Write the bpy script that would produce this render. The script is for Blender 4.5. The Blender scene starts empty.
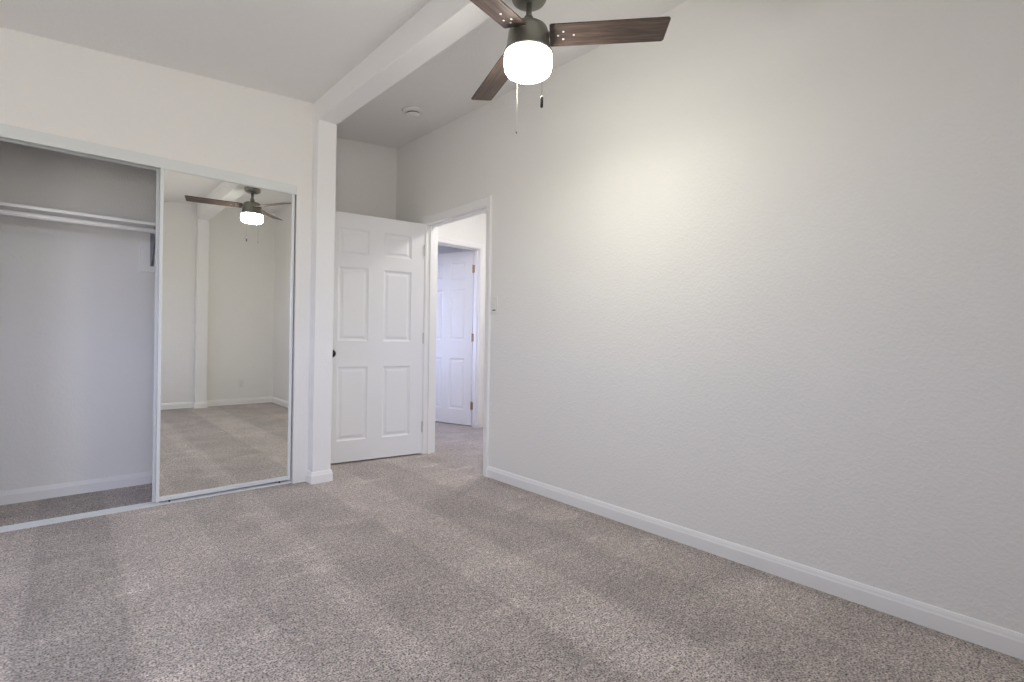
import bpy, bmesh, math, random
from mathutils import Vector, Matrix
random.seed(7)
SC = bpy.context.scene
COL = SC.collection

# ------------------------------------------------------------------ camera
yaw, pitch, roll = math.radians(41.601046), math.radians(-0.1115757), math.radians(0.85455601)
CAMH = 1.03
F = Vector((math.sin(yaw) * math.cos(pitch), math.cos(yaw) * math.cos(pitch), math.sin(pitch)))
r0 = Vector((math.cos(yaw), -math.sin(yaw), 0)); u0 = r0.cross(F)
rx = r0 * math.cos(roll) + u0 * math.sin(roll)
ux = -r0 * math.sin(roll) + u0 * math.cos(roll)
cd = bpy.data.cameras.new('camera'); cam = bpy.data.objects.new('camera', cd); COL.objects.link(cam)
cd.sensor_width = 36; cd.lens = 500.2625 / 1024 * 36; cd.clip_start = 0.02; cd.clip_end = 100
cam.matrix_world = Matrix(((rx.x, ux.x, -F.x, 0), (rx.y, ux.y, -F.y, 0), (rx.z, ux.z, -F.z, CAMH), (0, 0, 0, 1)))
SC.camera = cam

# ------------------------------------------------------------------ world, daylight, exposure
SKY_LEFT, SKY_FRONT_FILL, SKY_RIGHT = 2.0, 11.8, 2.0    # sky brightness seen through the left, added front and far windows
SKY_BACK = 46.0
GROUND_FILL = 4.8  # upward glow added outside the windows to lift the ceilings
LAMP = 44.0
LAMP_BELOW = 99.0
HALL = 110.0
w = bpy.data.worlds.new('sky'); SC.world = w; w.use_nodes = True
wt = w.node_tree; wt.nodes.clear()
out = wt.nodes.new('ShaderNodeOutputWorld'); bg = wt.nodes.new('ShaderNodeBackground')
tc = wt.nodes.new('ShaderNodeTexCoord'); sep = wt.nodes.new('ShaderNodeSeparateXYZ')
wt.links.new(tc.outputs['Generated'], sep.inputs[0])
def wmath(op, a, b=None):
    n = wt.nodes.new('ShaderNodeMath'); n.operation = op
    for i, v in enumerate((a, b)):
        if v is None: continue
        if isinstance(v, (int, float)): n.inputs[i].default_value = v
        else: wt.links.new(v, n.inputs[i])
    return n.outputs[0]
def wlobe(axis, sign, col, k):
    c = wmath('POWER', wmath('MAXIMUM', wmath('MULTIPLY', sep.outputs[axis], sign), 0.0), 5.0 if (axis, sign) == ('Y', 1) else 2.0)
    n = wt.nodes.new('ShaderNodeVectorMath'); n.operation = 'SCALE'; n.inputs[0].default_value = [v * k for v in col]; wt.links.new(c, n.inputs['Scale'])
    return n.outputs[0]
acc = None
# clear blue sky to the left, brighter sky behind the camera added as fill, blue sky beyond the far room
for axis, sign, col, k in (('X', -1, (.46, .54, 1.0), SKY_LEFT), ('Y', -1, (.70, .725, .96), SKY_FRONT_FILL), ('X', 1, (.50, .60, 1.0), SKY_RIGHT), ('Y', 1, (.55, .59, 1.0), SKY_BACK), ('Z', 1, (.45, .6, 1.0), 3.0)):
    l = wlobe(axis, sign, col, k)
    if acc is None: acc = l
    else:
        n = wt.nodes.new('ShaderNodeVectorMath'); n.operation = 'ADD'; wt.links.new(acc, n.inputs[0]); wt.links.new(l, n.inputs[1]); acc = n.outputs[0]
# glow below the horizon, added to brighten the ceilings through the windows
rp = wt.nodes.new('ShaderNodeMapRange'); rp.inputs['From Min'].default_value = -.02; rp.inputs['From Max'].default_value = .02
wt.links.new(sep.outputs['Z'], rp.inputs['Value'])
n = wt.nodes.new('ShaderNodeMix'); n.data_type = 'RGBA'; wt.links.new(rp.outputs[0], n.inputs[0]); wt.links.new(acc, n.inputs[7]); 
g = wt.nodes.new('ShaderNodeVectorMath'); g.operation = 'SCALE'; g.inputs[0].default_value = (GROUND_FILL, GROUND_FILL * .92, GROUND_FILL * .84)   # made-up ground glow, weak to the left, strong behind the camera
wt.links.new(wmath('ADD', wmath('MULTIPLY', wmath('MAXIMUM', wmath('MULTIPLY', sep.outputs['Y'], -1), 0.0), .8), .25), g.inputs['Scale'])
wt.links.new(g.outputs[0], n.inputs[6])
wt.links.new(n.outputs[2], bg.inputs[0]); bg.inputs[1].default_value = 1
wt.links.new(bg.outputs[0], out.inputs[0])
vs = SC.view_settings
SC.display_settings.display_device = 'sRGB'
vs.view_transform = 'Standard'; vs.look = 'None'; vs.gamma = 1.0; vs.use_curve_mapping = False
vs.exposure = 0.0
cy = SC.cycles
cy.use_denoising = True
cy.max_bounces = 14; cy.diffuse_bounces = 8; cy.glossy_bounces = 6; cy.transparent_max_bounces = 12
cy.sample_clamp_indirect = 6.0

def area(name, loc, rot, sx, sy, portal=True, power=0, color=(1, 1, 1)):
    l = bpy.data.lights.new(name, 'AREA'); l.shape = 'RECTANGLE'; l.size = sx; l.size_y = sy
    l.energy = power; l.color = color
    if portal: l.cycles.is_portal = True
    o = bpy.data.objects.new(name, l); o.location = loc; o.rotation_euler = rot; COL.objects.link(o)
    return o

# ------------------------------------------------------------------ dimensions
R = 2.376; D = 3.633; DB = 4.25; AB = 4.407; FR = -0.50; LX = -1.35; T = 0.12
WIN = (0.55, 2.35, 0.85, 2.05)           # window in the left wall: y0,y1,z0,z1
area('window_portal', (LX - T / 2, (WIN[0] + WIN[1]) / 2, (WIN[2] + WIN[3]) / 2), (0, -math.pi / 2, 0), WIN[3] - WIN[2], WIN[1] - WIN[0])
FW = (-1.0, .45, .80, 2.10)               # unseen window added for fill light, front wall behind the camera: x0,x1,z0,z1
area('fill_window_portal', ((FW[0] + FW[1]) / 2, FR - .06, (FW[2] + FW[3]) / 2), (math.pi / 2, 0, 0), FW[1] - FW[0], FW[3] - FW[2])
area('far_window_portal', (3.03, 6.01, 1.45), (-math.pi / 2, 0, 0), .9, 1.3)

def zl(x, y): return 2.699 + .078 * (x - 1.29) + .001 * (3.63 - y)
def zr(x, y): return 2.795 + .0275 * max(0, y - 1.56) + .089 * (x - R)

# ------------------------------------------------------------------ helpers
def tag(o, label=None, cat=None, group=None, kind=None):
    if label: o['label'] = label
    if cat: o['category'] = cat
    if group: o['group'] = group
    if kind: o['kind'] = kind
    return o
def empty(name, loc, rotz=0):
    o = bpy.data.objects.new(name, None); o.location = loc; o.rotation_euler = (0, 0, rotz); COL.objects.link(o); o.empty_display_size = .05
    return o
def link(name, bm, mat, parent=None, smooth=False, loc=None, bevel=0, seg=2):
    bmesh.ops.recalc_face_normals(bm, faces=bm.faces)
    me = bpy.data.meshes.new(name); bm.to_mesh(me); bm.free()
    o = bpy.data.objects.new(name, me); COL.objects.link(o)
    me.materials.append(mat)
    if smooth:
        for p in me.polygons: p.use_smooth = True
    if parent: o.parent = parent
    if loc: o.location = loc
    if bevel:
        m = o.modifiers.new('bevel', 'BEVEL'); m.width = bevel; m.segments = seg; m.limit_method = 'ANGLE'; m.angle_limit = math.radians(40)
    return o
def box(bm, x0, x1, y0, y1, z0, z1, M=None):
    v = [bm.verts.new(((x0, x1)[i & 1], (y0, y1)[(i >> 1) & 1], (z0, z1)[(i >> 2) & 1])) for i in range(8)]
    for f in ((0, 2, 3, 1), (4, 5, 7, 6), (0, 1, 5, 4), (2, 6, 7, 3), (0, 4, 6, 2), (1, 3, 7, 5)):
        bm.faces.new([v[i] for i in f])
    if M is not None: bmesh.ops.transform(bm, matrix=M, verts=v)
    return v
def prism(bm, pts, zb, zt):
    """footprint pts (x,y); zb, zt numbers or functions of x,y"""
    fb = zb if callable(zb) else (lambda x, y: zb); ft = zt if callable(zt) else (lambda x, y: zt)
    b = [bm.verts.new((x, y, fb(x, y))) for x, y in pts]; t = [bm.verts.new((x, y, ft(x, y))) for x, y in pts]
    bm.faces.new(b[::-1]); bm.faces.new(t)
    n = len(pts)
    for i in range(n): bm.faces.new((b[i], b[(i + 1) % n], t[(i + 1) % n], t[i]))
def rect(x0, x1, y0, y1): return [(x0, y0), (x1, y0), (x1, y1), (x0, y1)]
def lathe(bm, prof, seg=48, c=(0, 0, 0), axis='Z'):
    rings = []
    for r, z in prof:
        if r < 1e-6: rings.append([bm.verts.new((c[0], c[1], c[2] + z))])
        else: rings.append([bm.verts.new((c[0] + r * math.cos(2 * math.pi * i / seg), c[1] + r * math.sin(2 * math.pi * i / seg), c[2] + z)) for i in range(seg)])
    for a, b in zip(rings, rings[1:]):
        for i in range(seg):
            j = (i + 1) % seg
            if len(a) == 1 and len(b) == 1: continue
            if len(a) == 1: bm.faces.new((a[0], b[i], b[j]))
            elif len(b) == 1: bm.faces.new((a[i], b[0], a[j]))
            else: bm.faces.new((a[i], b[i], b[j], a[j]))
    vs_ = [v for r_ in rings for v in r_]
    return vs_
def tube(bm, p, q, r, seg=16, cap=True):
    p, q = Vector(p), Vector(q); d = q - p; L = d.length
    M = Matrix.Translation(p) @ d.to_track_quat('Z', 'Y').to_matrix().to_4x4()
    v = lathe(bm, ([(0, 0)] if cap else []) + [(r, 0), (r, L)] + ([(0, L)] if cap else []), seg)
    bmesh.ops.transform(bm, matrix=M, verts=v)
def profile_run(bm, p, q, n, prof, ext0=0, ext1=0):
    """extrude a profile [(out, z)] from p to q (xy), n = outward unit normal"""
    p = Vector((*p, 0)); q = Vector((*q, 0)); d = (q - p).normalized(); n = Vector((*n, 0))
    def ring(b, e):
        return [bm.verts.new(b + n * o + Vector((0, 0, z)) + d * (e * o)) for o, z in prof]
    a = ring(p, -ext0); b = ring(q, ext1)
    k = len(prof)
    for i in range(k): bm.faces.new((a[i], a[(i + 1) % k], b[(i + 1) % k], b[i]))
    bm.faces.new(a[::-1]); bm.faces.new(b)

# ------------------------------------------------------------------ materials
def nmat(name, base, rough=.5, metal=0, spec=.5):
    m = bpy.data.materials.new(name); m.use_nodes = True
    b = m.node_tree.nodes['Principled BSDF']
    b.inputs['Base Color'].default_value = (*base, 1); b.inputs['Roughness'].default_value = rough
    b.inputs['Metallic'].default_value = metal; b.inputs['Specular IOR Level'].default_value = spec
    return m, m.node_tree, b
def N(nt, t, **kw):
    n = nt.nodes.new(t)
    for k, v in kw.items():
        if k in n.inputs: n.inputs[k].default_value = v
        else: setattr(n, k, v)
    return n
def paint(name, base, scale, dist, strength, rough=.62):
    m, nt, b = nmat(name, base, rough, 0, .3)
    tc = N(nt, 'ShaderNodeTexCoord')
    a = N(nt, 'ShaderNodeTexNoise', Scale=scale, Detail=3.0, Roughness=.55)
    c = N(nt, 'ShaderNodeTexNoise', Scale=scale * .33, Detail=2.0, Roughness=.5)
    r1 = N(nt, 'ShaderNodeMapRange'); r1.inputs['From Min'].default_value = .42; r1.inputs['From Max'].default_value = .62
    mx = N(nt, 'ShaderNodeMath', operation='MULTIPLY_ADD'); mx.inputs[1].default_value = .6
    bp = N(nt, 'ShaderNodeBump'); bp.inputs['Strength'].default_value = strength; bp.inputs['Distance'].default_value = dist
    nt.links.new(tc.outputs['Object'], a.inputs['Vector']); nt.links.new(tc.outputs['Object'], c.inputs['Vector'])
    nt.links.new(a.outputs['Fac'], r1.inputs['Value']); nt.links.new(r1.outputs[0], mx.inputs[0]); nt.links.new(c.outputs['Fac'], mx.inputs[2])
    nt.links.new(mx.outputs[0], bp.inputs['Height']); nt.links.new(bp.outputs[0], b.inputs['Normal'])
    # very faint rolled-paint unevenness
    d = N(nt, 'ShaderNodeTexNoise', Scale=1.7, Detail=2.0)
    mr = N(nt, 'ShaderNodeMapRange'); mr.inputs['To Min'].default_value = .975; mr.inputs['To Max'].default_value = 1.02
    hs = N(nt, 'ShaderNodeHueSaturation'); hs.inputs['Color'].default_value = (*base, 1)
    nt.links.new(tc.outputs['Object'], d.inputs['Vector']); nt.links.new(d.outputs['Fac'], mr.inputs['Value']); nt.links.new(mr.outputs[0], hs.inputs['Value'])
    nt.links.new(hs.outputs[0], b.inputs['Base Color'])
    return m
M_wall = paint('wall_paint', (.85, .838, .818), 75, .0035, .35)
M_ceil = paint('ceiling_paint', (.86, .85, .84), 55, .004, .45, .8)
M_beam = paint('beam_paint', (.88, .875, .87), 80, .003, .2)
M_trim = paint('trim_paint', (.88, .875, .87), 30, .0006, .15, .38)
M_door = paint('door_paint', (.86, .86, .87), 30, .0006, .15, .36)
M_track, _, _ = nmat('track_enamel', (.74, .76, .76), .35, 0, .5)
M_groove, _, _ = nmat('track_groove', (.10, .10, .11), .5)
M_mirror, _, _ = nmat('mirror_glass', (.955, .96, .92), .0, 1.0)
M_mback, _, _ = nmat('mirror_backing', (.34, .33, .31), .7)
M_nickel, _, _ = nmat('hinge_nickel', (.62, .60, .56), .35, .9)
M_brass, _, _ = nmat('hinge_bronze', (.50, .36, .24), .38, .7)
M_black, _, _ = nmat('knob_black', (.012, .012, .014), .28, .2)
M_plastic, _, _ = nmat('white_plastic', (.80, .79, .77), .4)
M_dark, _, _ = nmat('dark_slot', (.04, .04, .04), .6)
M_steel, _, _ = nmat('bracket_steel', (.30, .31, .35), .4, .6)
M_screw, _, _ = nmat('screw_nickel', (.85, .84, .80), .3, .6)
M_chain, _, _ = nmat('chain_nickel', (.22, .215, .21), .35, .5)
M_pewter, nt, b = nmat('fan_pewter', (.27, .265, .235), .42, .75)
a = N(nt, 'ShaderNodeTexNoise', Scale=9, Detail=4.0); mr = N(nt, 'ShaderNodeMapRange'); mr.inputs['To Min'].default_value = .34; mr.inputs['To Max'].default_value = .52
nt.links.new(a.outputs['Fac'], mr.inputs['Value']); nt.links.new(mr.outputs[0], b.inputs['Roughness'])
# fan blade wood
M_wood, nt, b = nmat('blade_walnut', (.1, .07, .06), .38, 0, .4)
tc = N(nt, 'ShaderNodeTexCoord'); mp = N(nt, 'ShaderNodeMapping'); mp.inputs['Scale'].default_value = (2.2, 26, 26)
a = N(nt, 'ShaderNodeTexNoise', Scale=2.2, Detail=6.0, Roughness=.62, Distortion=.6)
rp = N(nt, 'ShaderNodeValToRGB'); e = rp.color_ramp.elements
e[0].position = .30; e[0].color = (.030, .022, .020, 1); e[1].position = .72; e[1].color = (.155, .105, .082, 1)
x = e.new(.5); x.color = (.078, .053, .045, 1)
bp = N(nt, 'ShaderNodeBump'); bp.inputs['Strength'].default_value = .25; bp.inputs['Distance'].default_value = .001
nt.links.new(tc.outputs['Object'], mp.inputs[0]); nt.links.new(mp.outputs[0], a.inputs['Vector']); nt.links.new(a.outputs['Fac'], rp.inputs[0])
nt.links.new(rp.outputs[0], b.inputs['Base Color']); nt.links.new(a.outputs['Fac'], bp.inputs['Height']); nt.links.new(bp.outputs[0], b.inputs['Normal'])
def emit(name, col, s):
    m = bpy.data.materials.new(name); m.use_nodes = True; nt = m.node_tree; nt.nodes.clear()
    o = nt.nodes.new('ShaderNodeOutputMaterial'); e = nt.nodes.new('ShaderNodeEmission')
    e.inputs[0].default_value = (*col, 1); e.inputs[1].default_value = s; nt.links.new(e.outputs[0], o.inputs[0]); return m
M_lamp = emit('lit_opal_glass', (1.0, .985, .87), LAMP)
M_lamp2 = emit('lit_opal_glass_bottom', (1.0, .99, .83), LAMP_BELOW)
M_hall = emit('lit_unseen_hall_glass', (1.0, .98, .94), HALL)
# window pane: mostly clear with a faint reflection
M_pane = bpy.data.materials.new('window_pane'); M_pane.use_nodes = True; nt = M_pane.node_tree; nt.nodes.clear()
o = nt.nodes.new('ShaderNodeOutputMaterial'); mx = nt.nodes.new('ShaderNodeMixShader'); t = nt.nodes.new('ShaderNodeBsdfTransparent'); g = nt.nodes.new('ShaderNodeBsdfGlossy')
g.inputs['Roughness'].default_value = .02; t.inputs[0].default_value = (.95, .97, .96, 1); mx.inputs[0].default_value = .06
nt.links.new(t.outputs[0], mx.inputs[1]); nt.links.new(g.outputs[0], mx.inputs[2]); nt.links.new(mx.outputs[0], o.inputs[0])
# carpet: speckled cut pile with vacuumed strips running along y
M_carpet, nt, b = nmat('carpet', (.3, .27, .25), .95, 0, .1)
tc = N(nt, 'ShaderNodeTexCoord'); L = nt.links.new
sp = N(nt, 'ShaderNodeTexNoise', Scale=150, Detail=2.0, Roughness=.6)
sp2 = N(nt, 'ShaderNodeTexNoise', Scale=46, Detail=3.0, Roughness=.6)
L(tc.outputs['Object'], sp.inputs['Vector']); L(tc.outputs['Object'], sp2.inputs['Vector'])
ramp = N(nt, 'ShaderNodeValToRGB'); e = ramp.color_ramp.elements
e[0].position = .34; e[0].color = (.075, .060, .056, 1)
e[1].position = .64; e[1].color = (.735, .66, .605, 1)
x = e.new(.47); x.color = (.44, .378, .35, 1)
L(sp.outputs['Fac'], ramp.inputs[0])
# strips
wob = N(nt, 'ShaderNodeTexNoise', Scale=1.6, Detail=4.0, Roughness=.6); L(tc.outputs['Object'], wob.inputs['Vector'])
sx = N(nt, 'ShaderNodeSeparateXYZ'); L(tc.outputs['Object'], sx.inputs[0])
wm = N(nt, 'ShaderNodeMath', operation='MULTIPLY_ADD'); L(wob.outputs['Fac'], wm.inputs[0]); wm.inputs[1].default_value = .07; L(sx.outputs['X'], wm.inputs[2])
mr = N(nt, 'ShaderNodeMapRange'); mr.inputs['From Min'].default_value = -1.43; mr.inputs['From Max'].default_value = 2.57; L(wm.outputs[0], mr.inputs['Value'])
st = N(nt, 'ShaderNodeValToRGB'); st.color_ramp.interpolation = 'LINEAR'
els = st.color_ramp.elements
edges = [(-1.35, 1), (-1.0, .86), (-.65, 1.03), (-.12, .80), (.18, 1.04), (.55, .90), (.80, 1.0), (.92, .84), (1.30, 1.04), (1.62, .86), (2.0, 1.0), (2.3, .84)]
def pos(xx): return (xx + .035 + 1.43) / 4.0
seq = []
for i, (xx, v) in enumerate(edges):
    p0 = pos(xx) + .004
    p1 = pos(edges[i + 1][0]) - .004 if i + 1 < len(edges) else 1.0
    seq += [(p0, v), (max(p0 + .001, p1), v)]
seq = [s for k, s in enumerate(seq) if k not in ()]
# ramp holds 32 stops at most
while len(els) > 1: els.remove(els[-1])
els[0].position = 0; els[0].color = (1, 1, 1, 1)
for p_, v in seq:
    q = els.new(min(1, max(0, p_))); q.color = (v, v, v, 1)
L(mr.outputs[0], st.inputs[0])
# scuffed patches where feet turned the pile
pt = N(nt, 'ShaderNodeTexNoise', Scale=3.2, Detail=5.0, Roughness=.62, Distortion=.5); L(tc.outputs['Object'], pt.inputs['Vector'])
pr = N(nt, 'ShaderNodeMapRange'); pr.inputs['From Min'].default_value = .35; pr.inputs['From Max'].default_value = .68; pr.inputs['To Min'].default_value = .86; pr.inputs['To Max'].default_value = 1.14
L(pt.outputs['Fac'], pr.inputs['Value'])
p2 = N(nt, 'ShaderNodeMapRange'); p2.inputs['From Min'].default_value = .3; p2.inputs['From Max'].default_value = .7; p2.inputs['To Min'].default_value = .68; p2.inputs['To Max'].default_value = 1.30
L(sp2.outputs['Fac'], p2.inputs['Value'])
m1 = N(nt, 'ShaderNodeMath', operation='MULTIPLY'); L(st.outputs[0], m1.inputs[0]); L(pr.outputs[0], m1.inputs[1])
m2 = N(nt, 'ShaderNodeMath', operation='MULTIPLY'); L(m1.outputs[0], m2.inputs[0]); L(p2.outputs[0], m2.inputs[1])
# pale streaks of daylight painted into the carpet colour
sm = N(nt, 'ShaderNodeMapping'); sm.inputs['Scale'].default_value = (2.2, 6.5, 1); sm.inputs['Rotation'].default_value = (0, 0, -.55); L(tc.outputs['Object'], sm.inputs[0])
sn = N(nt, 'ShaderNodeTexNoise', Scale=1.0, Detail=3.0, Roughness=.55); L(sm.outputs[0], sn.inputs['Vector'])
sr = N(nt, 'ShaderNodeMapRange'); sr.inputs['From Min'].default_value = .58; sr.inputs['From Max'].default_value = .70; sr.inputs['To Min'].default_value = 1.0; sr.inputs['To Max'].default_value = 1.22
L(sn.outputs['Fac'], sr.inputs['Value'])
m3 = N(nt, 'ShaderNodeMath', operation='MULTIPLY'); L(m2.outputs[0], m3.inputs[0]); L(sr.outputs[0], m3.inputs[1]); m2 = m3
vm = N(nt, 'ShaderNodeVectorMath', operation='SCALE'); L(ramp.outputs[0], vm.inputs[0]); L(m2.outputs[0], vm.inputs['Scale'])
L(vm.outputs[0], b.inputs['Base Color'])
b.inputs['Sheen Weight'].default_value = .25; b.inputs['Sheen Roughness'].default_value = .5
ad = N(nt, 'ShaderNodeMath', operation='ADD'); L(sp.outputs['Fac'], ad.inputs[0]); L(sp2.outputs['Fac'], ad.inputs[1])
bp = N(nt, 'ShaderNodeBump'); bp.inputs['Strength'].default_value = .8; bp.inputs['Distance'].default_value = .008
L(ad.outputs[0], bp.inputs['Height']); L(bp.outputs[0], b.inputs['Normal'])

# ================================================================== SETTING
bm = bmesh.new(); prism(bm, rect(-1.6, 4.5, -.75, 6.2), -.12, 0)
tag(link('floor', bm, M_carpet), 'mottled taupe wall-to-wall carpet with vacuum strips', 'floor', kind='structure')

# ceilings
bm = bmesh.new()
prism(bm, rect(LX - T, 1.355, FR - T, DB + .12), zl, 3.05)
link('ceiling', bm, M_ceil); tag(bpy.data.objects['ceiling'], 'sloping white textured ceiling left of the beam', 'ceiling', kind='structure')
bm = bmesh.new()
prism(bm, rect(1.355, R + T, 1.56, AB + .12), zr, 3.05); prism(bm, rect(1.355, R + T, FR - T, 1.56), zr, 3.05)
tag(link('ceiling', bm, M_ceil), 'white ceiling right of the beam with a faint crease above the fan', 'ceiling', kind='structure')

top = .03
def zlt(x, y): return zl(x, y) + top
def zrt(x, y): return zr(x, y) + top
# closet front wall with opening
CX0, CX1, CZ = -.36, 1.19, 2.09
bm = bmesh.new()
prism(bm, rect(LX, CX0, D, D + .10), 0, zlt)
prism(bm, rect(CX0, CX1, D, D + .10), CZ, zlt)
prism(bm, rect(CX1, 1.30, D, D + .10), 0, zlt)
tag(link('wall_closet', bm, M_wall), 'white wall above and around the closet opening', 'wall', kind='structure')
bm = bmesh.new(); prism(bm, rect(LX, 1.30, DB, DB + .10), 0, zlt)
tag(link('wall_closet_back', bm, M_wall), 'back wall inside the open closet behind shelf and rod', 'wall', kind='structure')
bm = bmesh.new(); prism(bm, rect(1.30, 1.40, D + .03, AB), 0, lambda x, y: 2.86)
tag(link('wall_closet_side', bm, M_wall), 'short wall between the closet and the door alcove', 'wall', kind='structure')
bm = bmesh.new(); prism(bm, rect(1.30, R + T, AB, AB + .12), 0, zrt)
tag(link('wall_alcove', bm, M_wall), 'narrow wall behind the open six-panel door', 'wall', kind='structure')
# front wall (behind the camera, seen in the mirror)
bm = bmesh.new()
prism(bm, rect(LX - T, FW[0], FR - .12, FR), 0, zlt); prism(bm, rect(FW[1], 1.38, FR - .12, FR), 0, zlt)
prism(bm, rect(FW[0], FW[1], FR - .12, FR), 0, FW[2]); prism(bm, rect(FW[0], FW[1], FR - .12, FR), FW[3], zlt)
prism(bm, rect(1.38, R + T, FR - .12, FR), 0, zrt)
tag(link('wall_front', bm, M_wall), 'white wall facing the closet, seen in the mirror', 'wall', kind='structure')
# left wall with window
y0, y1, z0, z1 = WIN
bm = bmesh.new()
prism(bm, rect(LX - T, LX, FR, y0), 0, zlt); prism(bm, rect(LX - T, LX, y1, DB + .1), 0, zlt)
prism(bm, rect(LX - T, LX, y0, y1), 0, z0); prism(bm, rect(LX - T, LX, y0, y1), z1, zlt)
tag(link('wall_left', bm, M_wall), 'white window wall on the left', 'wall', kind='structure')
# right wall with doorway
DY0, DY1, DZ = 2.985, 3.862, 2.066
bm = bmesh.new()
prism(bm, rect(R, R + T, FR, 1.56), 0, zrt); prism(bm, rect(R, R + T, 1.56, DY0), 0, zrt); prism(bm, rect(R, R + T, DY1, AB), 0, zrt)
prism(bm, rect(R, R + T, DY0, DY1), DZ, zrt)
tag(link('wall_right', bm, M_wall), 'large blank textured wall on the right', 'wall', kind='structure')

# beam and posts
def bx0(y): return 1.298 + .0195 * (3.54 - y)
def bzb(y): return 2.559 - .012 * (3.54 - y)
bw = .134
bm = bmesh.new()
ya, yb = FR, D + .04
v = []
for (xx, yy) in ((bx0(ya), ya), (bx0(ya) + bw, ya), (bx0(yb) + bw, yb), (bx0(yb), yb)): v.append((xx, yy))
prism(bm, v, lambda x, y: bzb(y), lambda x, y: 2.80)
tag(link('ceiling_beam', bm, M_beam, bevel=.004), 'boxed white beam crossing the ceiling from the closet post', 'beam', kind='structure')
bm = bmesh.new()
lo = [bm.verts.new((x_, y_, 0)) for x_, y_ in rect(1.290, 1.420, 3.54, D + .035)]     # the post leans a little
hi = [bm.verts.new((x_, y_, bzb(y_))) for x_, y_ in rect(1.299, 1.431, 3.54, D + .035)]
bm.faces.new(lo[::-1]); bm.faces.new(hi)
for i in range(4): bm.faces.new((lo[i], lo[(i + 1) % 4], hi[(i + 1) % 4], hi[i]))
tag(link('post', bm, M_beam, bevel=.004), 'square white post between the mirror and the open door', 'post', kind='structure')
bm = bmesh.new(); prism(bm, rect(bx0(FR), bx0(FR) + bw, FR, FR + .095), 0, lambda x, y: bzb(y))
tag(link('post', bm, M_beam, bevel=.004), 'white post on the far wall, seen in the mirror', 'post', kind='structure')

# baseboards
BP = [(0, 0), (.012, 0), (.012, .056), (.0095, .062), (.008, .071), (.0045, .080), (0, .082)]
def bb(name, p, q, n, label, e0=0, e1=0):
    bm = bmesh.new(); profile_run(bm, p, q, n, BP, e0, e1)
    return tag(link(name, bm, M_trim), label, 'baseboard', kind='structure')
bb('baseboard_right', (R, FR), (R, DY0 - .062), (-1, 0), 'long white baseboard under the blank right wall')
bb('baseboard_front', (LX, FR), (bx0(FR), FR), (0, 1), 'white baseboard left of the reflected post')
bb('baseboard_front', (bx0(FR) + bw, FR), (R, FR), (0, 1), 'white baseboard under the reflected outlet')
bb('baseboard_closet', (LX, DB), (1.30, DB), (0, -1), 'white baseboard along the back of the closet')
bb('baseboard_left', (LX, FR), (LX, DB), (1, 0), 'white baseboard under the window')
bb('baseboard_alcove', (1.40, AB), (R, AB), (0, -1), 'white baseboard behind the open door')
bb('baseboard_closet_front', (LX, D), (CX0, D), (0, -1), 'white baseboard left of the closet opening')
bm = bmesh.new()
profile_run(bm, (1.290, D), (1.290, 3.54), (-1, 0), BP, 0, 1); profile_run(bm, (1.290, 3.54), (1.420, 3.54), (0, -1), BP, 1, 1); profile_run(bm, (1.420, 3.54), (1.420, D + .03), (1, 0), BP, 1, 0)
tag(link('baseboard_post', bm, M_trim), 'white baseboard wrapping the foot of the post', 'baseboard', kind='structure')
bm = bmesh.new(); a_, c_ = bx0(FR), bx0(FR) + bw
profile_run(bm, (a_, FR), (a_, FR + .095), (-1, 0), BP, 0, 1); profile_run(bm, (a_, FR + .095), (c_, FR + .095), (0, 1), BP, 1, 1); profile_run(bm, (c_, FR + .095), (c_, FR), (1, 0), BP, 1, 0)
tag(link('baseboard_post', bm, M_trim), 'white baseboard around the reflected post', 'baseboard', kind='structure')

# door casing of the bedroom doorway: moulded, mitred; jamb lining with stop
CP = [(0, 0), (.062, 0), (.062, .010), (.055, .016), (.040, .015), (.028, .012), (.012, .010), (.004, .008), (0, .004)]  # (across, thickness); across from inner edge outward
def casing(bm, org, ax, n, w0, w1, h, prof=CP):
    """three mitred sides: ax = along-wall unit vector, n = out-of-wall normal, opening from w0 to w1 along ax, height h"""
    org = Vector(org); ax = Vector(ax); n = Vector(n); up = Vector((0, 0, 1))
    paths = [(w0, 0), (w0, h), (w1, h), (w1, 0)]
    outs = [(-1, 0), (-1, 1), (1, 1), (1, 0)]
    rings = []
    for (a, z), (ox, oz) in zip(paths, outs):
        rings.append([bm.verts.new(org + ax * (a + ox * c) + up * (z + oz * c) + n * t) for c, t in prof])
    k = len(prof)
    for r1, r2 in zip(rings, rings[1:]):
        for i in range(k): bm.faces.new((r1[i], r1[(i + 1) % k], r2[(i + 1) % k], r2[i]))
    bm.faces.new(rings[0][::-1]); bm.faces.new(rings[-1])
JT = .018
def jamb(bm, org, ax, n, w0, w1, h, depth, stop):
    """lining boards inside the opening; n points to the room side, lining goes from 0 to -depth"""
    org = Vector(org); ax = Vector(ax); n = Vector(n)
    def bxx(a0, a1, d0, d1, z0, z1):
        vv = []
        for z in (z0, z1):
            for d in (d0, d1):
                for a in (a0, a1): vv.append(bm.verts.new(org + ax * a + n * d + Vector((0, 0, z))))
        for f in ((0, 2, 3, 1), (4, 5, 7, 6), (0, 1, 5, 4), (2, 6, 7, 3), (0, 4, 6, 2), (1, 3, 7, 5)): bm.faces.new([vv[i] for i in f])
    bxx(w0 - JT, w0, 0, -depth, 0, h + JT); bxx(w1, w1 + JT, 0, -depth, 0, h + JT); bxx(w0, w1, 0, -depth, h, h + JT)
    s0, s1 = stop
    bxx(w0, w0 + .011, s0, s1, 0, h); bxx(w1 - .011, w1, s0, s1, 0, h); bxx(w0 + .011, w1 - .011, s0, s1, h - .011, h)
J0, J1, JZ = DY0 + .003, 3.846, 2.048
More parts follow.
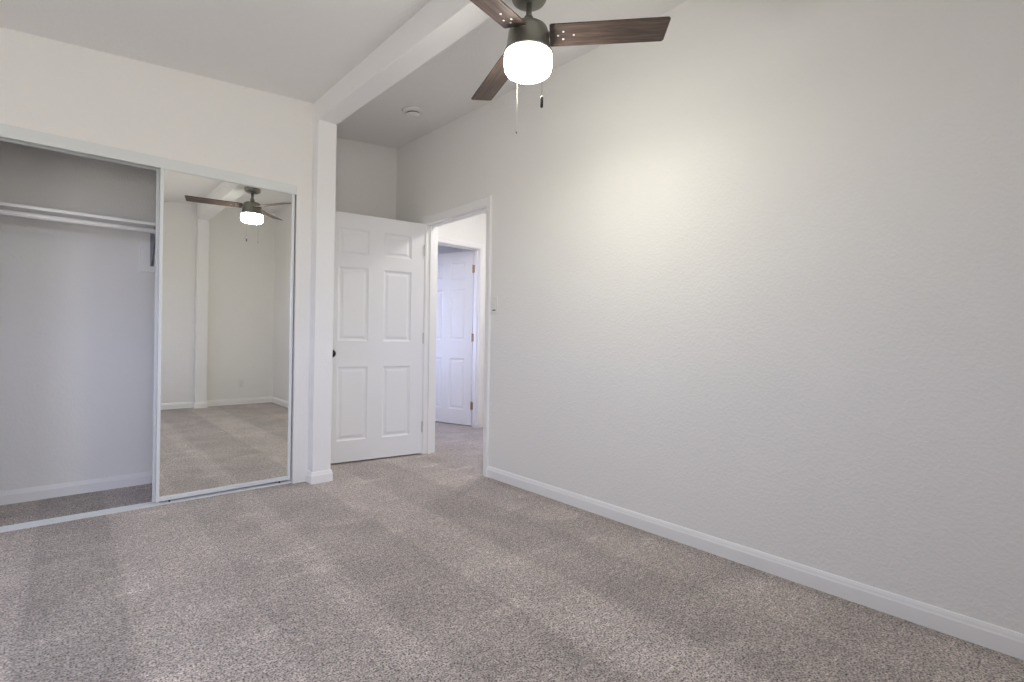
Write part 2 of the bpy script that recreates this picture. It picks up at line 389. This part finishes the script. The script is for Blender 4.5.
bm = bmesh.new(); casing(bm, (R, 0, 0), (0, 1, 0), (-1, 0, 0), J0 - .004, J1 + .004, JZ + .006)
casing(bm, (R + T, 0, 0), (0, 1, 0), (1, 0, 0), J0 - .004, J1 + .004, JZ + .006)
jamb(bm, (R, 0, 0), (0, 1, 0), (-1, 0, 0), J0, J1, JZ, T, (-.040, -.075))
tag(link('trim_1', bm, M_trim), 'white moulded casing around the bedroom doorway', 'door casing', kind='structure')


# ------------------------------------------------------------------ six-panel doors
def six_panel(w_, h_, t_):
    """slab local: x 0..w_ from hinge, y 0..-t_ thickness, z 0..h_; moulded panels both sides"""
    bm = bmesh.new()
    k = w_ / .865; j_ = h_ / 2.036
    xs = [0, .119 * k, .368 * k, .497 * k, .746 * k, w_]
    hs = [0, .173 * j_, .778 * j_, .990 * j_, 1.595 * j_, 1.710 * j_, 1.913 * j_, h_]
    cells = {(i, j) for i in (1, 3) for j in (1, 3, 5)}
    for side in (0, 1):
        yy = 0 if side == 0 else -t_; s = -1 if side == 0 else 1
        grid = {}
        for i, xx in enumerate(xs):
            for j, zz in enumerate(hs): grid[i, j] = bm.verts.new((xx, yy, zz))
        for i in range(5):
            for j in range(7):
                c = [grid[i, j], grid[i + 1, j], grid[i + 1, j + 1], grid[i, j + 1]]
                if (i, j) not in cells: bm.faces.new(c if side == 0 else c[::-1]); continue
                prev = c
                X0, X1, Z0, Z1 = xs[i], xs[i + 1], hs[j], hs[j + 1]
                for ins, dep in ((.004, .0035), (.012, .0085), (.022, .0095), (.040, .0035), (.044, .003)):
                    cur = [bm.verts.new((a, yy + s * dep, b_)) for a, b_ in ((X0 + ins, Z0 + ins), (X1 - ins, Z0 + ins), (X1 - ins, Z1 - ins), (X0 + ins, Z1 - ins))]
                    for q_ in range(4): bm.faces.new((prev[q_], prev[(q_ + 1) % 4], cur[(q_ + 1) % 4], cur[q_]))
                    prev = cur
                bm.faces.new(prev)
    # edges
    for (a, b_) in (((0, 0), (w_, 0)), ((w_, 0), (w_, h_)), ((w_, h_), (0, h_)), ((0, h_), (0, 0))):
        bm.faces.new([bm.verts.new((a[0], 0, a[1])), bm.verts.new((b_[0], 0, b_[1])), bm.verts.new((b_[0], -t_, b_[1])), bm.verts.new((a[0], -t_, a[1]))])
    bmesh.ops.remove_doubles(bm, verts=bm.verts, dist=.0005)
    return bm
def knob(parent, x, z, side, t_):
    """side -1: on local y=-t_ face, +1: on local y=0 face"""
    s = side; yb_ = 0 if s > 0 else -t_
    bm = bmesh.new()
    prof = [(0, 0), (.033, 0), (.036, .004), (.032, .009), (.016, .012), (.014, .026), (.017, .032), (.027, .037), (.0320, .047), (.0315, .058), (.024, .067), (.010, .070), (0, .070)]
    v = lathe(bm, prof, 32)
    bmesh.ops.transform(bm, matrix=Matrix.Translation((x, yb_, z)) @ Matrix.Rotation(-s * math.pi / 2, 4, 'X'), verts=v)
    return link('door_knob', bm, M_black, parent, smooth=True)
def hinge(parent, z, mat, y=0.006, leafs=1):
    bm = bmesh.new()
    tube(bm, (0.0, y, z - .045), (0.0, y, z + .045), .0065, 14)
    tube(bm, (0.0, y, z - .050), (0.0, y, z - .045), .0045, 12); tube(bm, (0.0, y, z + .045), (0.0, y, z + .050), .0045, 12)
    box(bm, -.0012, .0008, y - .034, y, z - .044, z + .044)
    return link('hinge', bm, mat, parent)

# bedroom door: hinge at far jamb, standing open towards the alcove
DW, DH, DT = .858, 2.036, .035
ang = math.atan2(3.971 - 3.855, 1.604 - R)
dl = bpy.data.objects
def make_door(name, loc, rot, w_, label, h_=DH):
    bm = six_panel(w_, h_, DT); o = link(name, bm, M_door); o.location = loc; o.rotation_euler = (0, 0, rot)
    tag(o, label, 'door', kind='structure'); return o
# local +x along door from hinge; local y=0 face must look to -y world (camera side): rotated ~172deg => local +y -> world -y  (ok)
d1 = make_door('door_1', (R - .012, 3.853, .013), ang, DW, 'open white six-panel door with black knob')
knob(d1, .797, .888, 1, DT); knob(d1, .797, .888, -1, DT)
for z in (.235, 1.02, 1.80): hinge(d1, z, M_nickel, .004)

# ------------------------------------------------------------------ hall and the room beyond
HY, HX = 4.60, 3.85
HD0, HD1 = 2.76, 3.590
bm = bmesh.new(); prism(bm, rect(R + T, HX, 1.0, HY), 2.50, 2.60)
tag(link('ceiling', bm, M_ceil), 'hall ceiling beyond the doorway', 'ceiling', kind='structure')
bm = bmesh.new()
prism(bm, rect(R + T, HD0, HY, HY + .12), 0, 2.6); prism(bm, rect(HD1, HX + .1, HY, HY + .12), 0, 2.6); prism(bm, rect(HD0, HD1, HY, HY + .12), 2.098, 2.6)
tag(link('wall_hall_end', bm, M_wall), 'bright hall wall around the second door frame', 'wall', kind='structure')
bm = bmesh.new(); prism(bm, rect(HX, HX + .1, .9, HY), 0, 2.6)
tag(link('wall_hall_right', bm, M_wall), 'right wall of the hall', 'wall', kind='structure')
bm = bmesh.new(); prism(bm, rect(R + T, HX, .9, 1.0), 0, 2.6)
tag(link('wall_hall_near', bm, M_wall), 'near end wall of the hall', 'wall', kind='structure')
bm = bmesh.new(); CP2 = [(c * .82, t) for c, t in CP]
casing(bm, (0, HY, 0), (1, 0, 0), (0, -1, 0), HD0 + .013, HD1 - .013, 2.086, CP2)
casing(bm, (0, HY + .12, 0), (1, 0, 0), (0, 1, 0), HD0 + .013, HD1 - .013, 2.086, CP2)
jamb(bm, (0, HY, 0), (1, 0, 0), (0, -1, 0), HD0 + .018, HD1 - .018, 2.080, .12, (-.045, -.083))
tag(link('trim_2', bm, M_trim), 'white casing of the second doorway in the hall', 'door casing', kind='structure')
d2 = make_door('door_2', (HD1 - .020, HY + .130, .012), math.radians(180 - 73), .79, 'white six-panel door standing ajar beyond the hall', 2.066)
for z in (.235, 1.04, 1.85):
    h_ = hinge(d2, z, M_brass, .006)
    bm = bmesh.new(); box(bm, HD1 - .0205, HD1 - .018, HY + .083, HY + .128, z + .012 - .045, z + .012 + .045)
    link('hinge_leaf', bm, M_brass, bpy.data.objects['trim_2'])
# back room shell
bm = bmesh.new(); prism(bm, rect(R, R + T, AB, HY + .12), 0, 2.66); prism(bm, rect(R + T - .1, R + T, HY + .12, 6.07), 0, 2.6)
prism(bm, rect(4.25, 4.35, HY, 6.07), 0, 2.6); prism(bm, rect(HX + .1, 4.25, HY, HY + .12), 0, 2.6)
prism(bm, rect(R + T, 2.58, 5.95, 6.07), 0, 2.6); prism(bm, rect(3.48, 4.25, 5.95, 6.07), 0, 2.6)
prism(bm, rect(2.58, 3.48, 5.95, 6.07), 0, .80); prism(bm, rect(2.58, 3.48, 5.95, 6.07), 2.10, 2.6)
tag(link('wall_far_room', bm, M_wall), 'walls of the room beyond the hall', 'wall', kind='structure')
bm = bmesh.new(); prism(bm, rect(R, 4.35, HY, 6.07), 2.55, 2.65)
tag(link('ceiling', bm, M_ceil), 'ceiling of the room beyond the hall', 'ceiling', kind='structure')

# windows
def window(name, x, y0, y1, z0, z1, depth, label, sgn, turn=None):
    """sash window in an x = const wall"""
    root = empty(name, (x, (y0 + y1) / 2, z0)) if turn is None else empty(name, ((y0 + y1) / 2, x, z0), turn); tag(root, label, 'window', kind='structure')
    bm = bmesh.new(); f = .045; W = (y1 - y0) / 2; H = z1 - z0
    box(bm, -.03, .03, -W, W, 0, f); box(bm, -.03, .03, -W, W, H - f, H); box(bm, -.03, .03, -W, -W + f, f, H - f); box(bm, -.03, .03, W - f, W, f, H - f)
    box(bm, -.02, .02, -.022, .022, f, H - f)
    link('window_frame', bm, M_trim, root, bevel=.003)
    for a, b_ in ((-W + f, -.022), (.022, W - f)):
        bm = bmesh.new(); box(bm, -.002, .002, a, b_, f, H - f); link('pane', bm, M_pane, root)
    bm = bmesh.new(); box(bm, sgn * .03, sgn * (depth + .03), -W - .03, W + .03, -.02, 0); link('window_sill', bm, M_trim, root, bevel=.004)
window('window_1', LX - T + .03, WIN[0], WIN[1], WIN[2], WIN[3], .09, 'sliding window in the left wall', 1)
window('window_3', 6.02, 2.58, 3.48, .80, 2.10, .05, 'window of the room beyond the hall', -1, math.pi / 2)

window('fill_window_2', FR - T + .03, FW[0], FW[1], FW[2], FW[3], .09, 'unseen sliding window added behind the camera for fill light', 1, math.pi / 2)

# ------------------------------------------------------------------ closet: tracks and mirror doors
bm = bmesh.new()
prism(bm, rect(CX0, CX1 - .002, D - .004, D + .004), 2.024, CZ)            # fascia
prism(bm, rect(CX0, CX1 - .002, D + .004, D + .095), CZ - .016, CZ)
prism(bm, rect(CX0, CX1 - .002, D + .078, D + .098), 2.028, CZ - .016); prism(bm, rect(CX0, CX1 - .002, D + .036, D + .042), 2.046, CZ - .016)
tag(link('trim_3', bm, M_track, bevel=.0012), 'grey-white enamelled head track over the closet', 'door track', kind='structure')
bm = bmesh.new()
prism(bm, rect(CX0, CX1, D + .024, D + .110), 0, .006)
for yy in (D + .028, D + .056, D + .094): prism(bm, rect(CX0, CX1, yy - .004, yy + .004), .006, .012)
tag(link('trim_4', bm, M_track, bevel=.001), 'white metal bottom track of the closet', 'door track', kind='structure')

def mirror_door(name, x0, x1, y, label, tilt=0, turn=0):
    root = empty(name, ((x0 + x1) / 2, y, .022)); tag(root, label, 'sliding door', kind='structure')
    root.rotation_euler = (math.radians(tilt), 0, math.radians(turn))     # the doors hang slightly out of true
    W = (x1 - x0) / 2; H = 2.018; f = .018; fr = .026
    bm = bmesh.new()
    box(bm, -W, -W + f, -.011, .011, 0, H); box(bm, W - f, W, -.011, .011, 0, H)
    box(bm, -W + f, W - f, -.011, .011, .004, fr + .004); box(bm, -W + f, W - f, -.011, .011, H - .018, H)
    link('door_frame', bm, M_track, root, bevel=.0015)
    bm = bmesh.new(); box(bm, -W + f - .004, W - f + .004, -.004, -.001, fr, H - .014); link('mirror', bm, M_mirror, root)
    bm = bmesh.new(); box(bm, -W + f - .004, W - f + .004, -.001, .003, fr, H - .014); link('mirror_backing', bm, M_mback, root)
    for s in (-1, 1):
        bm = bmesh.new(); tube(bm, (s * (W - .07), -.004, -.004), (s * (W - .07), .004, -.004), .006, 16); link('roller', bm, M_dark, root)
    return root
mirror_door('door_3', .403, 1.180, D + .030, 'white-framed sliding mirror door reflecting the room', .43, .775)
mirror_door('door_4', .390, 1.165, D + .060, 'second sliding mirror door parked behind the first')

# ------------------------------------------------------------------ closet shelf, rod, bracket
bm = bmesh.new(); box(bm, LX + .001, 1.299, 3.95, DB - .001, 1.733, 1.752)
t = link('closet_shelf', bm, M_trim, bevel=.002); tag(t, 'long white closet shelf above the hanging rod', 'shelf')
bm = bmesh.new(); tube(bm, (LX + .001, 3.972, 1.699), (1.299, 3.972, 1.699), .0155, 24)
t = link('closet_rod', bm, M_trim, smooth=False); tag(t, 'white hanging rod under the front edge of the closet shelf', 'rod')
for p in t.data.polygons: p.use_smooth = len(p.vertices) == 4
br = empty('shelf_bracket', (.428, DB, 1.46)); tag(br, 'grey metal shelf and rod bracket on a white backing block', 'bracket')
bm = bmesh.new(); box(bm, -.064, .064, -.019, -.0005, 0, .272); link('backing_block', bm, M_trim, br, bevel=.002)
bm = bmesh.new(); box(bm, -.011, .011, -.022, -.019, .04, .270); link('wall_leg', bm, M_steel, br)
bm = bmesh.new(); box(bm, -.011, .011, -.285, -.019, .2695, .2725); link('shelf_arm', bm, M_steel, br)
bm = bmesh.new()
tube(bm, (0, -.022, .05), (0, -.235, .262), .006, 12)
link('brace', bm, M_steel, br, smooth=True)
bm = bmesh.new(); pr_ = None
for i in range(10):
    a0 = math.radians(180 + 20 * i - 5); a1 = math.radians(180 + 20 * (i + 1) - 5)
    tube(bm, (0, -.278 + .021 * math.cos(a0), .239 + .021 * math.sin(a0)), (0, -.278 + .021 * math.cos(a1), .239 + .021 * math.sin(a1)), .004, 8)
tube(bm, (0, -.257, .24), (0, -.257, .270), .004, 8)
link('rod_hook', bm, M_steel, br, smooth=True)

# ------------------------------------------------------------------ ceiling fan
FX, FY = 1.480, 1.589
ftop = bzb(FY)
fan = empty('ceiling_fan', (FX, FY, ftop)); tag(fan, 'three-blade walnut ceiling fan with a lit drum lamp and pull chains', 'ceiling fan')
def Z(z): return z - ftop
bm = bmesh.new(); lathe(bm, [(0, Z(ftop)), (.076, Z(ftop)), (.078, Z(ftop - .006)), (.076, Z(2.510)), (.070, Z(2.499)), (.053, Z(2.490)), (.022, Z(2.486)), (0, Z(2.486))], 56)
link('canopy', bm, M_pewter, fan, smooth=True)
bm = bmesh.new(); tube(bm, (0, 0, Z(2.385)), (0, 0, Z(2.49)), .0125, 20); lathe(bm, [(0, .012), (.019, .012), (.021, 0), (.019, -.014), (0, -.014)], 24, (0, 0, Z(2.418)))
link('downrod', bm, M_pewter, fan, smooth=True)
bm = bmesh.new()
lathe(bm, [(0, Z(2.392)), (.045, Z(2.392)), (.067, Z(2.387)), (.081, Z(2.376)), (.087, Z(2.360)), (.089, Z(2.340)), (.093, Z(2.310)), (.099, Z(2.280)), (.1050, Z(2.274)), (.1065, Z(2.270)), (.1055, Z(2.265)), (.098, Z(2.264)), (0, Z(2.264))], 64)
o = link('motor_housing', bm, M_pewter, fan, smooth=True)
bm = bmesh.new()
lathe(bm, [(0, Z(2.264)), (.100, Z(2.264)), (.103, Z(2.258)), (.103, Z(2.216)), (.101, Z(2.201)), (.094, Z(2.190)), (.082, Z(2.183)), (0, Z(2.181))], 64)
o = link('glass_shade', bm, M_lamp, fan, smooth=True)
o.data.materials.append(M_lamp2)                      # bottom glows stronger than the sides to throw more light on the floor
for p in o.data.polygons:
    if p.center.z < Z(2.1995): p.material_index = 1
BZ = 2.345
def blade(angd, droop):
    e_ = None
    bm = bmesh.new()
    # outline in local coords, x outward
    r1, r2, hw0, hw1, tk = .092, .590, .060, .062, .006
    pts = [(r1, -hw0 + .006), (r1 + .006, -hw0), (r2 - .008, -hw1 ), (r2, -hw1 + .008), (r2 - .010, hw1 - .008), (r2 - .018, hw1), (r1 + .006, hw0), (r1, hw0 - .006)]
    b0 = [bm.verts.new((x_, y_, -tk / 2)) for x_, y_ in pts]; t0 = [bm.verts.new((x_, y_, tk / 2)) for x_, y_ in pts]
    bm.faces.new(b0[::-1]); bm.faces.new(t0)
    for i in range(8): bm.faces.new((b0[i], b0[(i + 1) % 8], t0[(i + 1) % 8], t0[i]))
    o = link('blade', bm, M_wood, fan, bevel=.0012)
    o.location = (0, 0, Z(BZ)); o.rotation_euler = (math.radians(-PITCH), math.radians(droop), math.radians(angd))
    bm = bmesh.new()
    box(bm, .060, .150, -.017, .017, .0031, .0065); box(bm, .125, .200, -.030, .030, .0031, .0065)
    link('blade_arm', bm, M_pewter, o, bevel=.002)
    for (sx_, sy_) in ((.150, .020), (.150, -.020), (.195, 0), (.128, 0)):
        bm = bmesh.new(); lathe(bm, [(0, -.0052), (.0025, -.0050), (.0045, -.0036), (.0048, -.0030), (.0048, -.001), (0, -.001)], 14, (sx_, sy_, 0)); link('screw', bm, M_screw, o, smooth=True)
    return o
PITCH = 12
for a_, dr_ in ((-47.5, -.5), (72.5, 2.0), (191.5, .3)): blade(a_, dr_)
def chain(x, y, ztop, zbot, pend_len, pr, mat, plabel):
    bm = bmesh.new()
    tube(bm, (x, y, Z(zbot)), (x, y, Z(ztop)), .0006, 8)
    n = int((ztop - zbot) / .0075)
    for i in range(n):
        z_ = zbot + (i + .5) * (ztop - zbot) / n
        bmesh.ops.create_uvsphere(bm, u_segments=8, v_segments=6, radius=.0012, matrix=Matrix.Translation((x, y, Z(z_))))
    c = link('pull_chain', bm, M_chain, fan, smooth=True)
    bm = bmesh.new(); L_ = pend_len
    lathe(bm, [(0, 0), (pr * .5, 0), (pr * .9, -L_ * .10), (pr, -L_ * .3), (pr, -L_ * .85), (pr * .8, -L_), (0, -L_)], 18, (x, y, Z(zbot)))
    p_ = link('chain_pull', bm, mat, c, smooth=True)
    if plabel: p_['label'] = plabel
    return c
M_pull, _, _ = nmat('pull_black', (.02, .018, .017), .4)

# hall light fixture (out of view, lights the hall)
hl = empty('unseen_ceiling_light', (3.15, 3.35, 2.50)); tag(hl, 'unseen round flush ceiling light that lights the hall outside the doorway', 'ceiling light')
bm = bmesh.new(); lathe(bm, [(0, 0), (.13, 0), (.135, -.02), (.12, -.025), (0, -.025)], 40); link('unseen_light_base', bm, M_nickel, hl, smooth=True)
bm = bmesh.new(); lathe(bm, [(0, -.085), (.05, -.082), (.09, -.066), (.112, -.042), (.118, -.025), (0, -.025)], 40); link('unseen_glass_dome', bm, M_hall, hl, smooth=True)

# ------------------------------------------------------------------ small fittings
sd = empty('smoke_detector', (2.000, 3.460, zr(2.000, 3.460))); sd.scale = (1.18, 1.18, 1.1); sd.rotation_euler = (math.atan(.0275), -math.atan(.089), 0)
tag(sd, 'round white smoke detector on the ceiling right of the beam', 'smoke detector')
bm = bmesh.new(); lathe(bm, [(0, .002), (.071, .002), (.072, -.008), (.068, -.014), (.052, -.017), (.047, -.019), (0, -.019)], 48); link('base_plate', bm, M_plastic, sd, smooth=True)
bm = bmesh.new(); lathe(bm, [(0, -.019), (.043, -.019), (.043, -.027), (0, -.027)], 48); link('vent_ring', bm, M_dark, sd, smooth=False)
bm = bmesh.new(); lathe(bm, [(0, -.027), (.048, -.027), (.047, -.032), (.040, -.040), (.02, -.043), (0, -.043)], 48); link('cover', bm, M_plastic, sd, smooth=True)
bm = bmesh.new(); lathe(bm, [(0, -.041), (.008, -.041), (.008, -.0455), (0, -.0455)], 20, (.015, -.01, 0)); link('test_button', bm, M_plastic, sd)

sw = empty('light_switch', (R, 2.875, 1.288)); tag(sw, 'white light switch plate beside the bedroom doorway', 'light switch')
bm = bmesh.new(); box(bm, -.0075, 0, -.036, .036, -.062, .062); link('switch_plate', bm, M_plastic, sw, bevel=.0025)
bm = bmesh.new(); box(bm, -.0105, -.0075, -.0165, .0165, -.033, .033); link('rocker', bm, M_plastic, sw, bevel=.0015)
bm = bmesh.new(); box(bm, -.0085, -.007, -.018, .018, -.042, -.0345); link('slider_slot', bm, M_dark, sw)

ol = empty('wall_outlet', (1.953, FR, .29)); tag(ol, 'white duplex outlet on the far wall, seen in the mirror', 'outlet')
bm = bmesh.new(); box(bm, -.036, .036, 0, .0055, -.0575, .0575); link('outlet_plate', bm, M_plastic, ol, bevel=.0025)
for zz in (-.0195, .0195):
    bm = bmesh.new(); v = lathe(bm, [(0, 0), (.0165, 0), (.0165, .003), (0, .003)], 28)
    bmesh.ops.transform(bm, matrix=Matrix.Translation((0, .005, zz)) @ Matrix.Rotation(-math.pi / 2, 4, 'X'), verts=v)
    s_ = link('socket', bm, M_plastic, ol)
    bm = bmesh.new(); box(bm, -.0075, -.0055, .008, .0085, zz - .002, zz + .007); box(bm, .0055, .0075, .008, .0085, zz - .002, zz + .007); box(bm, -.002, .002, .008, .0085, zz - .010, zz - .006)
    link('socket_slots', bm, M_dark, s_)

# pull chains: offsets from the fan axis
chain(.031, .103, 2.270, 1.976, .010, .0030, M_pull, None)
chain(-.021, -.109, 2.300, 2.042, .046, .0062, M_pull, 'dark cylindrical chain pull')
